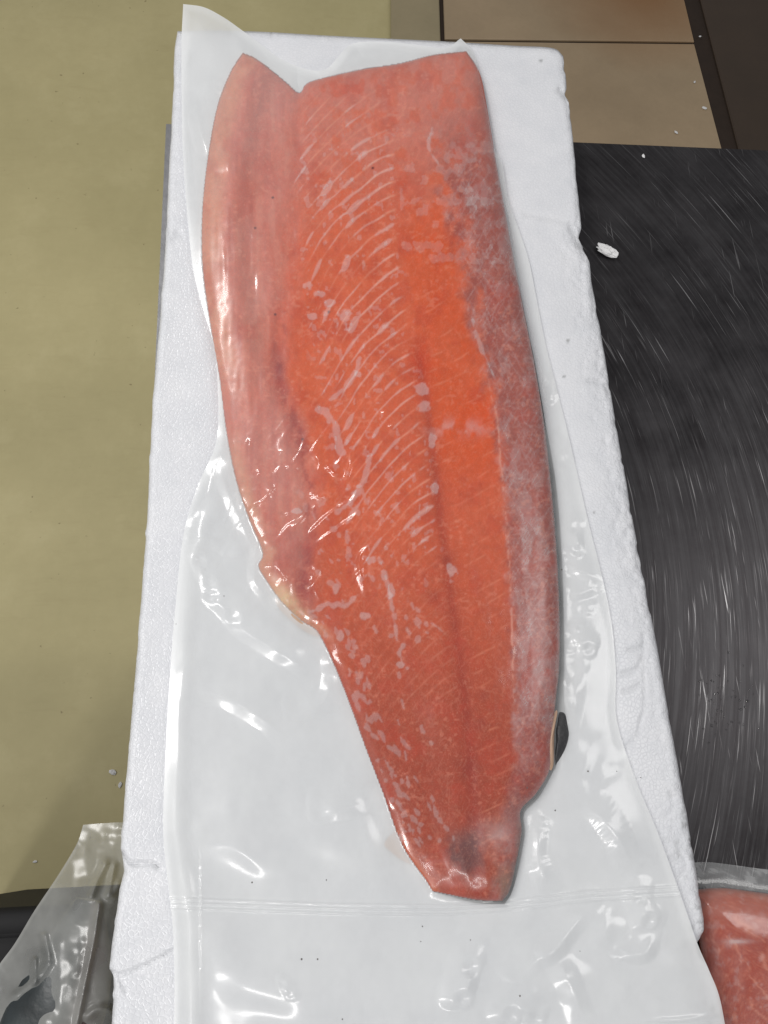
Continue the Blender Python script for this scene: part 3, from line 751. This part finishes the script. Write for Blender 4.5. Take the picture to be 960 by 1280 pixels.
# crinkled zone over the belly
crk = np.exp(-((BX - 385) / 75)**2 - ((BY - 640) / 95)**2)
v = 1 - np.abs(2 * fbm((BX + .7 * BY) / 30, (BY - .7 * BX) / 70, 95, 2) - 1)
ZB += crk * 0.0010 * sst(.75, 1, v)
seam_y = lambda x: np.interp(x, [205, 430, 560, 640, 740, 850, 920], [1128, 1136, 1137, 1131, 1119, 1113, 1108])
for off, h in ((-5, .0009), (0, .0011), (6, .0009)):
    ZB += h * np.exp(-((BY - seam_y(BX) - off) / 1.4)**2)

# where the film clings it is clear, where air or dry film lies it is milky
HZ = np.where(ins, 0.10, 0.40)
n2 = fbm(BX / 14, BY / 16, 101); n1 = fbm(BX / 50, BY / 60, 102)
bel = (1 - sst(-30, 34, BX - XB(BY) + 20 * (n2 - .5))) * (1 - sst(730, 800, BY))
bdw = np.interp(BY, [60, 400, 560], [24, 17, 8])
bd = (1 - 0.6 * sst(860, 1000, BY)) * sst(-bdw, bdw, BX - XR(BY) + bdw * 2.5 * (n2 - .5) + 6 * (fbm(BX / 5, BY / 6, 53, 3) - .5)) * sst(110, 260, BY)
H2 = 0.015 + 0.11 * bel * (0.4 + n1) + 0.03 * bd * (0.5 + n2)
ph, w, per = lam(BX, BY)
a = np.abs(ph - np.round(ph)) * per
ln_id = np.round(ph)
hw = 5.4 * np.clip(vnoise(w / 15 + ln_id * 31.7, ln_id * 7.3, 103) - 0.56, 0, 1) * 2
hw *= sst(2, 12, w) * (1 - sst(110, 140, w)) * sst(110, 190, BY) * (1 - sst(620, 760, BY)) * (0.5 + 1.0 * sst(.3, .6, n1))
tail = 1.3 * sst(.30, .55, vnoise(w / 30 + ln_id * 11.3, ln_id * 5.1, 109)) * sst(4, 14, w) * (1 - sst(100, 130, w)) * sst(110, 190, BY) * (1 - sst(620, 740, BY))
hw = np.maximum(hw, tail)
H2 += 0.17 * (1 - sst(-1.2, 0.9, a - hw)) * sst(0.4, 1.6, hw)
# free air pockets
spots = [(527, 487, 7, 8), (529, 510, 7, 9), (540, 550, 6, 8), (431, 398, 9, 14), (386, 357, 7, 5), (400, 368, 7, 5), (412, 379, 6, 5), (392, 395, 6, 4), (446, 467, 5, 5), (543, 610, 5, 9),
         (565, 712, 6, 12), (372, 640, 7, 4), (462, 700, 6, 5), (480, 720, 5, 8), (488, 740, 5, 10), (500, 830, 5, 4), (420, 735, 5, 6), (425, 795, 6, 8), (455, 770, 7, 5), (500, 1048, 3, 8)]
for sx, sy, rx, ry in spots:
    q = np.hypot((BX - sx) / rx, (BY - sy) / ry) + 1.3 * (fbm(BX / 7, BY / 7, 111, 2) - .5)
    H2 += 0.20 * (1 - sst(.75, 1.1, q))
for pl, w_ in [([(398, 512), (412, 520), (420, 540), (426, 563)], 6), ([(414, 500), (434, 482), (446, 462), (449, 448)], 3.2), ([(482, 720), (488, 745), (492, 770), (496, 800)], 2), ([(505, 805), (500, 820), (508, 835)], 3),
               ([(390, 765), (410, 755), (430, 757), (446, 745)], 4), ([(540, 160), (536, 185), (548, 205)], 2.2), ([(420, 640), (440, 625), (455, 600), (462, 570)], 4), ([(590, 400), (600, 430), (618, 470)], 3)]:
    dd = seg_dist(BX, BY, catmull(pl, 5)) + (5 + .6 * w_) * (fbm(BX / 8, BY / 8, 110, 2) - .4)
    H2 += 0.18 * (1 - sst(w_ - 1.6, w_ + 1, dd))
s_ = 0.45 * BX + 0.89 * BY; t_ = 0.89 * BX - 0.45 * BY
low = sst(760, 800, BY) * (1 - sst(1000, 1050, BY)) * np.exp(-((BX - Lf(BY) - 36) / 30)**2)
H2 += 0.0 * sst(.60, .63, fbm(t_ / 8, s_ / 24, 104, 2) * (0.3 + 0.7 * low) + 0.07 * low) * (low > .2)
rd = np.random.RandomState(44)
for k_ in range(150):
    y_ = rd.uniform(765, 1060) if k_ < 105 else rd.uniform(600, 800)
    x_ = float(Lf(y_)) + (abs(rd.randn()) * 26 + 8 if k_ < 105 else rd.uniform(70, 160))
    rx, ry = rd.uniform(1.2, 3.6), rd.uniform(2.5, 8)
    an = rd.normal(0.45, 0.25)
    m = (np.abs(BX - x_) < 18) & (np.abs(BY - y_) < 18)
    p_ = (BX[m] - x_) * math.cos(an) - (BY[m] - y_) * math.sin(an); q_ = (BX[m] - x_) * math.sin(an) + (BY[m] - y_) * math.cos(an)
    q = np.hypot(p_ / rx, q_ / ry) + 1.1 * (vnoise(BX[m] / 5, BY[m] / 5, 115) - .5)
    H2[m] = np.maximum(H2[m], 0.15 * (1 - sst(.8, 1.15, q)))
mid = sst(110, 200, BY) * sst(-150, -120, -w) * sst(-10, 10, w + 0) * (1 - sst(700, 780, BY)) * sst(-6, 10, BX - XB(BY))
H2 += 0.11 * sst(.735, .76, fbm(BX / 7, BY / 8, 106, 2)) * mid
wx = BX + 9 * (fbm(BX / 20, BY / 20, 61, 2) - .5); wy = BY + 9 * (fbm(BX / 20, BY / 20, 62, 2) - .5)
v = 1 - np.abs(2 * fbm(wx / 17, wy / 11, 63, 2) - 1)
v3 = 1 - np.abs(2 * fbm(wx / 9 + 11, wy / 6, 65, 2) - 1)
H2 += 0.03 * sst(.90, .985, v) * bd + 0.03 * sst(.88, .98, v3) * bd 
fA = 1 - np.abs(2 * fbm((BX + .55 * BY) / 7, (BY - .55 * BX) / 44, 112, 3) - 1); fB = 1 - np.abs(2 * fbm((BX - .6 * BY) / 7, (BY + .6 * BX) / 40, 113, 3) - 1)
H2 += bd * (0.075 * sst(.88, .98, fA) + 0.07 * sst(.88, .98, fB) + 0.10 * sst(.5, .72, fbm(BX / 14, BY / 30, 107, 4)))
H2 += 0.12 * sst(.62, .64, fbm(BX / 16, BY / 14, 108, 3)) * sst(140, 200, BY) * 0.7 * (BX > XM(BY)) * (BY < 330)
H2 += 0.22 * np.exp(-((BX - 575) / 40)**2 - ((BY - 535) / 10)**2) * sst(.3, .6, n2) + 0.30 * np.exp(-((BX - 618) / 26)**2 - ((BY - 1045) / 18)**2) * n2
H2 += 0.07 * (1 - sst(60, 260, BY))
H2 += 0.05 * (1 - sst(0, 9, sdf))
HZ = np.where(ins, H2, 0.54 * (1 - 0.8 * np.exp(-(dout / 7)**2) * sst(500, 640, BX)) + 0.34 * (fbm(BX / 60, BY / 80, 118, 4) - .5) + 0.05 * np.exp(-dout / 12) + 0.16 * np.exp(-((BX - hem(BY)) / 14)**2) * sst(560, 700, BY) + 0.10 * (1 - sst(3, 12, deb)) + 0.10 * (1 - sst(60, 260, BY)))
HZ = np.clip(HZ, 0.0, 0.75)
pouch = empty('vacuum_pouch', P(480, 700, LT))
tag(pouch, 'glossy translucent vacuum pouch around the whole salmon fillet, lying on the foam lid', 'plastic pouch')
grid_mesh('top_film', P(BX, BY, ZB), FILM, pouch, attrs={'haze': HZ, 'soft': np.where(ins, 0.78 * sst(-10, 15, BX - XR(BY)) + 0.5 * sst(1060, 1100, BY) + 0.5 * (1 - sst(20, 70, BX - Lf(BY))) * (1 - sst(500, 560, BY)), 0.16)})
G = coons(b_top, b_bot, b_left, b_right, 90, 180)
QX, QY = G[..., 0], G[..., 1]
zb = LT + 0.0007 + 0.011 * np.exp(-((QX - 232) / 60)**2 - ((QY - 10) / 60)**2)
grid_mesh('back_film', P(QX, QY, zb), FILM, pouch, attrs={'haze': np.full(QX.shape, 0.14)})

# ------------------------------------------------------------------ second packed fillet, lower right
sp = np.array([(868, 1112), (905, 1110), (960, 1117), (1040, 1126), (1120, 1140), (1180, 1240), (1190, 1400), (1120, 1500), (1000, 1520), (915, 1500), (893, 1330), (880, 1230), (872, 1160)], float)
def blob_grid(pl, n, m):
    c = pl.mean(0); q = resample(np.vstack([pl, pl[:1]]), m)
    k = np.linspace(1, 0.02, n)[:, None, None]
    return c + (q[None] - c) * k
pl2 = catmull(list(sp) + [sp[0]], 6)
G = blob_grid(pl2, 60, 240); X2, Y2 = G[..., 0], G[..., 1]
k = np.linspace(0, 1, 60)[:, None]
z2 = 0.002 + 0.0145 * np.sqrt(np.clip(1 - (1 - np.clip(k / 0.40, 0, 1))**2, 0, 1)) + 0.002 * (fbm(X2 / 40, Y2 / 40, 121) - .5)
s2 = empty('salmon_fillet', P(1000, 1300, 0.001))
tag(s2, 'second salmon fillet, deep red orange, partly in view on the steel at lower right', 'salmon fillet')
n1 = fbm(X2 / 40, Y2 / 20, 122); q = (Y2 * 0.6 - X2 * 0.9) / 26 + 1.2 * n1
cc = np.zeros(X2.shape + (3,)) + lin((170, 66, 42))
t = sst(.35, .65, n1)[..., None] * 0.5; cc = cc * (1 - t) + lin((160, 58, 36)) * t
t = (np.exp(-(np.abs(q - np.round(q)) * 26 / 2)**2) * sst(.4, .6, fbm(X2 / 15, Y2 / 15, 123)))[..., None] * 0.5; cc = cc * (1 - t) + lin((226, 150, 124)) * t
fb_ = 1 - np.abs(2 * fbm((X2 + .8 * Y2) / 5, (Y2 - .8 * X2) / 22, 128, 3) - 1)
t = (sst(.82, .98, fb_) * 0.22 + 0.14 * sst(.58, .75, fbm(X2 / 7, Y2 / 6, 129, 3)))[..., None]; cc = cc * (1 - t) + lin((224, 140, 112)) * t
t = (np.exp(-((Y2 - 1130) / 22)**2))[..., None] * 0.45; cc = cc * (1 - t) + lin((196, 120, 100)) * t
t = (1 - sst(0, .10, k + 0 * X2))[..., None] * 0.5; cc = cc * (1 - t) + lin((200, 140, 120)) * t
o = grid_mesh('flesh', P(X2, Y2, z2)[:, ::-1], FLESH, s2, colors=cc[:, ::-1])
sp2 = np.array([(858, 1079), (890, 1078), (960, 1087), (1060, 1096), (1180, 1106), (1230, 1240), (1240, 1420), (1150, 1540), (1000, 1550), (925, 1510), (899, 1330), (884, 1230), (872, 1160), (860, 1110)], float)
pb = catmull(list(sp2) + [sp2[0]], 6)
G = blob_grid(pb, 120, 300); X3, Y3 = G[..., 0], G[..., 1]
i3 = inside(X3, Y3, pl2); d3 = seg_dist(X3, Y3, pl2, True)
z3 = np.where(i3, 0.0035 + 0.0165 * np.sqrt(np.clip(1 - (1 - np.clip(d3 / 60, 0, 1))**2, 0, 1)), 0.0015 + 0.002 * np.exp(-d3 / 5)) + 0.0012 * fbm(X3 / 50, Y3 / 50, 125)
hz3 = np.where(i3, 0.02 + 0.08 * fbm(X3 / 14, Y3 / 20, 126), 0.16 + 0.14 * sst(.5, .7, fbm(X3 / 9, Y3 / 9, 127)))
hz3 += np.where(i3, 0.08 * sst(.62, .70, fbm(X3 / 8, Y3 / 6, 130, 3)), 0)
hz3 += 0.3 * np.exp(-((X3 - 922) / 16)**2 - ((Y3 - 1177) / 3.0)**2) + 0.12 * np.exp(-d3 / 5)
p2 = empty('vacuum_pouch', P(1000, 1300, 0.0005))
tag(p2, 'clear vacuum pouch with a grey sealed edge on the steel, at lower right corner', 'plastic pouch')
grid_mesh('top_film', P(X3, Y3, z3)[:, ::-1], FILM, p2, attrs={'haze': np.clip(hz3, 0, .7)[:, ::-1]})

# ------------------------------------------------------------------ bag of fish and black tub, lower left
ZT = -0.16
tub = empty('plastic_tub', P(-20, 1300, ZF))
tag(tub, 'black plastic tub on the floor beside the table, below the fish bag', 'tub')
a0 = P(52, 1136, ZT); a1 = P(-160, 1150, ZT); tx1 = TX0 - 0.03; tx0 = tx1 - 0.42; ty1 = float(a0[1]); ty0 = ty1 - 0.34
def rounded(x0, x1, y0, y1, r, n=8):
    out = []
    for cx, cy, s in ((x1 - r, y1 - r, 0), (x0 + r, y1 - r, 90), (x0 + r, y0 + r, 180), (x1 - r, y0 + r, 270)):
        for i in range(n + 1):
            a = math.radians(s + 90 * i / n); out.append((cx + r * math.cos(a), cy + r * math.sin(a)))
    return np.array(out)
def loft(name, secs, mat, parent, cap=True):
    V = []; F = []; m = len(secs[0][0])
    for pts, zz in secs: V += [(p[0], p[1], zz) for p in pts]
    for k in range(len(secs) - 1):
        for i in range(m):
            j = (i + 1) % m; F.append((k * m + i, k * m + j, (k + 1) * m + j, (k + 1) * m + i))
    if cap: F.append(tuple((len(secs) - 1) * m + i for i in range(m)))
    return raw_mesh(name, V, F, mat, parent)
R = lambda ins, r=0.06: rounded(tx0 + ins, tx1 - ins, ty0 + ins, ty1 - ins, r)
loft('tub_wall', [(R(.05), ZF + .002), (R(.012), ZT - .02), (R(.012), ZT - .004), (R(.022), ZT - .004), (R(.058), ZF + .06)], TUBM, tub)
loft('rim', [(R(.011), ZT - .014), (R(0), ZT - .012), (R(-.002), ZT - .006), (R(.004), ZT), (R(.014), ZT), (R(.02), ZT - .005)], TUBM, tub, cap=False)
tub_in = (R(.0225), ZT - 0.012)
loft('lid_panel', [(R(.0225), ZT - .010), (R(.06), ZT - .012)], TUBM, tub)

# fish inside the bag
fish = empty('whole_fish', P(40, 1260, ZT))
tag(fish, 'dark grey fish with a pink belly inside the clear bag at lower left', 'fish')
A = P(112, 1125, ZT + 0.022); B = P(30, 1420, ZT + 0.022)
ns, nr = 60, 28; V = []; cols = []
for i in range(ns):
    t = i / (ns - 1); c = A + (B - A) * t
    w = 0.045 * (math.sin(math.pi * min(1, 0.06 + t * 0.94))**0.6) * (0.55 + 0.6 * t) + 0.002; h = w * 0.55
    dv = (B - A)[:2] / np.linalg.norm((B - A)[:2]); nv_ = np.array([-dv[1], dv[0]])
    for j in range(nr):
        a = 2 * math.pi * j / nr
        k = 1 + 0.06 * math.sin(9 * t + 3 * a)
        V.append((c[0] + nv_[0] * w * math.cos(a) * k, c[1] + nv_[1] * w * math.cos(a) * k, max(c[2] + h * math.sin(a) * k, ZT + 0.001)))
        s = math.cos(a)
        base = lin((52, 58, 60)) if s < 0.3 else lin((98, 86, 84))
        nz = float(fbm(np.array([[t * 14.0]]), np.array([[a * 3.0]]), 131)[0, 0])
        cols.append(base * (0.4 + 1.2 * nz))
F = []
for i in range(ns - 1):
    for j in range(nr):
        F.append((i * nr + j, i * nr + (j + 1) % nr, (i + 1) * nr + (j + 1) % nr, (i + 1) * nr + j))
F += [tuple(range(nr))[::-1], tuple((ns - 1) * nr + j for j in range(nr))]
fb = raw_mesh('body', V, F, mat_tinted('fish_body', 0.35, 0.3, 160), fish)
at = fb.data.color_attributes.new('tint', 'FLOAT_COLOR', 'POINT')
at.data.foreach_set('color', np.c_[np.array(cols), np.ones(len(cols))].astype(np.float32).ravel())

g_top = catmull([(104, 1031), (130, 1029), (152, 1028), (170, 1030)], 6); g_right = np.array([(170, 1030), (172, 1200), (160, 1450)], float)
g_left = catmull([(104, 1031), (96, 1055), (72, 1095), (42, 1140), (18, 1180), (-8, 1216), (-60, 1300), (-120, 1450)], 6); g_bot = np.array([(-120, 1450), (40, 1452), (160, 1450)], float)
G = coons(g_top, g_bot, g_left, g_right, 150, 260); X4, Y4 = G[..., 0], G[..., 1]
gz = ZT + 0.012 + 0.035 * sst(1040, 1180, Y4) * np.exp(-((X4 - np.interp(Y4, [1030, 1450], [135, 30])) / np.interp(Y4, [1030, 1450], [40, 95]))**2)
gz += 0.010 * (fbm(X4 / 45, Y4 / 60, 141, 3) - .5)
for pl, h, w in [([(132, 1080), (122, 1100), (114, 1120)], .006, 5), ([(143, 1082), (138, 1105), (134, 1120)], .005, 4), ([(148, 1105), (140, 1118)], .006, 6), ([(124, 1130), (118, 1170), (108, 1220), (95, 1285)], .006, 4), ([(44, 1200), (43, 1228)], .005, 4),
                 ([(20, 1245), (45, 1225), (60, 1205)], .005, 6), ([(110, 1270), (122, 1262), (136, 1262)], .006, 6), ([(55, 1170), (60, 1195)], .004, 5)]:
    dd = seg_dist(X4, Y4, catmull(pl, 5) if len(pl) > 2 else np.array(pl, float)); gz += h * np.exp(-(dd / w)**2)
gz = np.maximum(gz, ZT + 0.004)
hz4 = np.clip(0.38 + 0.35 * (fbm(X4 / 30, Y4 / 40, 142) - .5) + 0.15 * (1 - sst(0, 6, X4 - np.interp(Y4, g_left[:, 1], g_left[:, 0]))), .05, .6)
bagr = empty('plastic_bag', P(60, 1250, ZT))
tag(bagr, 'crumpled clear plastic bag of grey fish beside the foam lid at lower left', 'plastic bag')
grid_mesh('bag_film', P(X4, Y4, gz), CLEAR, bagr, attrs={'haze': hz4})

# ------------------------------------------------------------------ crumbs, drops, specks
CR = mat_plain('crumb_foam', (0.80, 0.80, 0.80), 0.5, 400, 0.1, 0.5)
def crumb_mesh(name, L, W, H, seed, n=10, m=14):
    r = random.Random(seed); V = []; F = []
    for i in range(n + 1):
        t = math.pi * i / n
        for j in range(m):
            a = 2 * math.pi * j / m; k = 0.72 + 0.5 * r.random()
            V.append((L * math.sin(t) * math.cos(a) * k, W * math.sin(t) * math.sin(a) * k, max(0, H * (0.5 + 0.55 * math.cos(t) * k))))
    for i in range(n):
        for j in range(m):
            F.append((i * m + j, (i + 1) * m + j, (i + 1) * m + (j + 1) % m, i * m + (j + 1) % m))
    me = bpy.data.meshes.new(name); me.from_pydata(V, [], F); return me
me = crumb_mesh('foam_scrap', 0.0115, 0.0055, 0.006, 3)
o = link_mesh('foam_scrap', me, CR, None, P(757, 315, 0.0003)); o.rotation_euler = (0, 0, math.radians(-32))
tag(o, 'torn white foam scrap on the dark steel table beside the lid', 'foam scrap')
cm = [crumb_mesh('foam_crumb', 0.006, 0.004, 0.004, 20 + i, 5, 7) for i in range(3)]
for c_ in cm: c_.materials.append(CR)
places = [(44, 1077, ZF, 'on the olive floor left of the fish bag'), (150, 981, ZF, 'on the olive floor tight beside the lid, far from the others'),
          (141, 965, ZF, 'on the olive floor, just above another crumb near the lid'), (868, 103, ZF + .0105, 'on the tile near the brown joint'), (845, 166, ZF + .0105, 'on the beige tile closest to the table edge'),
          (875, 46, ZF + .0105, 'on the dark joint at the top right'), (804, 196, 0, 'on the dark steel near the back edge of the table'), (880, 136, ZF + .0105, 'on the tile edge above the table corner')]
for i, (px, py, zz, txt) in enumerate(places):
    o = bpy.data.objects.new('foam_crumb', cm[i % 3]); COL.objects.link(o)
    o.location = P(px, py, zz + 0.0003); o.rotation_euler = (0, 0, i * 1.3)
    s = (0.45 if zz == 0 else 0.85) * (1 + 0.3 * ((i * 37) % 5 - 2) / 2); o.scale = (s, s, s)
    tag(o, 'tiny white foam crumb ' + txt, 'crumb', 'foam crumbs scattered around the lid')

V = []; F = []; rr = np.random.RandomState(5)
def add_dome(c, r, h, n=8):
    b = len(V)
    for k, (s, t) in enumerate(((1, 0), (.75, .6), (.4, .9))):
        for i in range(n):
            a = 2 * math.pi * i / n; V.append((c[0] + r * s * math.cos(a), c[1] + r * s * math.sin(a), c[2] + h * t))
    V.append((c[0], c[1], c[2] + h))
    for k in range(2):
        for i in range(n):
            j = (i + 1) % n; F.append((b + k * n + i, b + k * n + j, b + (k + 1) * n + j, b + (k + 1) * n + i))
    for i in range(n): F.append((b + 2 * n + i, b + 2 * n + (i + 1) % n, b + 3 * n))
for i in range(55):
    px = 905 + rr.randn() * 26; py = 875 + rr.randn() * 24 + (905 - px) * 0.35
    if px < 868: px += 30
    add_dome(P(px, py, 0.0002), 0.0004 + 0.0005 * rr.rand(), 0.0003)
N = NT('water'); p = N.principled(Base_Color=(1, 1, 1), Roughness=0.03, Transmission_Weight=1.0, IOR=1.33); WATER = N.done(p.outputs[0])
o = raw_mesh('water_drops', V, F, WATER, loc=P(905, 875, 0)); tag(o, 'tiny water drops sprinkled on the scratched steel', 'water drops', kind='stuff')
V = []; F = []
for px, py in [(315, 1103), (408, 1100), (735, 964), (694, 1013), (659, 985), (801, 972), (526, 1177), (528, 1158), (725, 1189), (771, 964), (220, 780), (280, 745), (428, 1274), (397, 1199), (377, 1199), (650, 1245), (588, 1175), (702, 712)]:
    i_ = np.argmin((BX - px)**2 + (BY - py)**2); add_dome(P(px, py, ZB.ravel()[i_] + 0.0001), 0.00065 * (0.5 + 0.7 * rr.rand()), 0.0002, 6)
o = raw_mesh('dirt_specks', V, F, mat_plain('dirt', (0.13, 0.12, 0.11), 0.7), loc=P(480, 1100, LT)); tag(o, 'tiny dark specks of dirt on the pouch', 'dirt', kind='stuff')
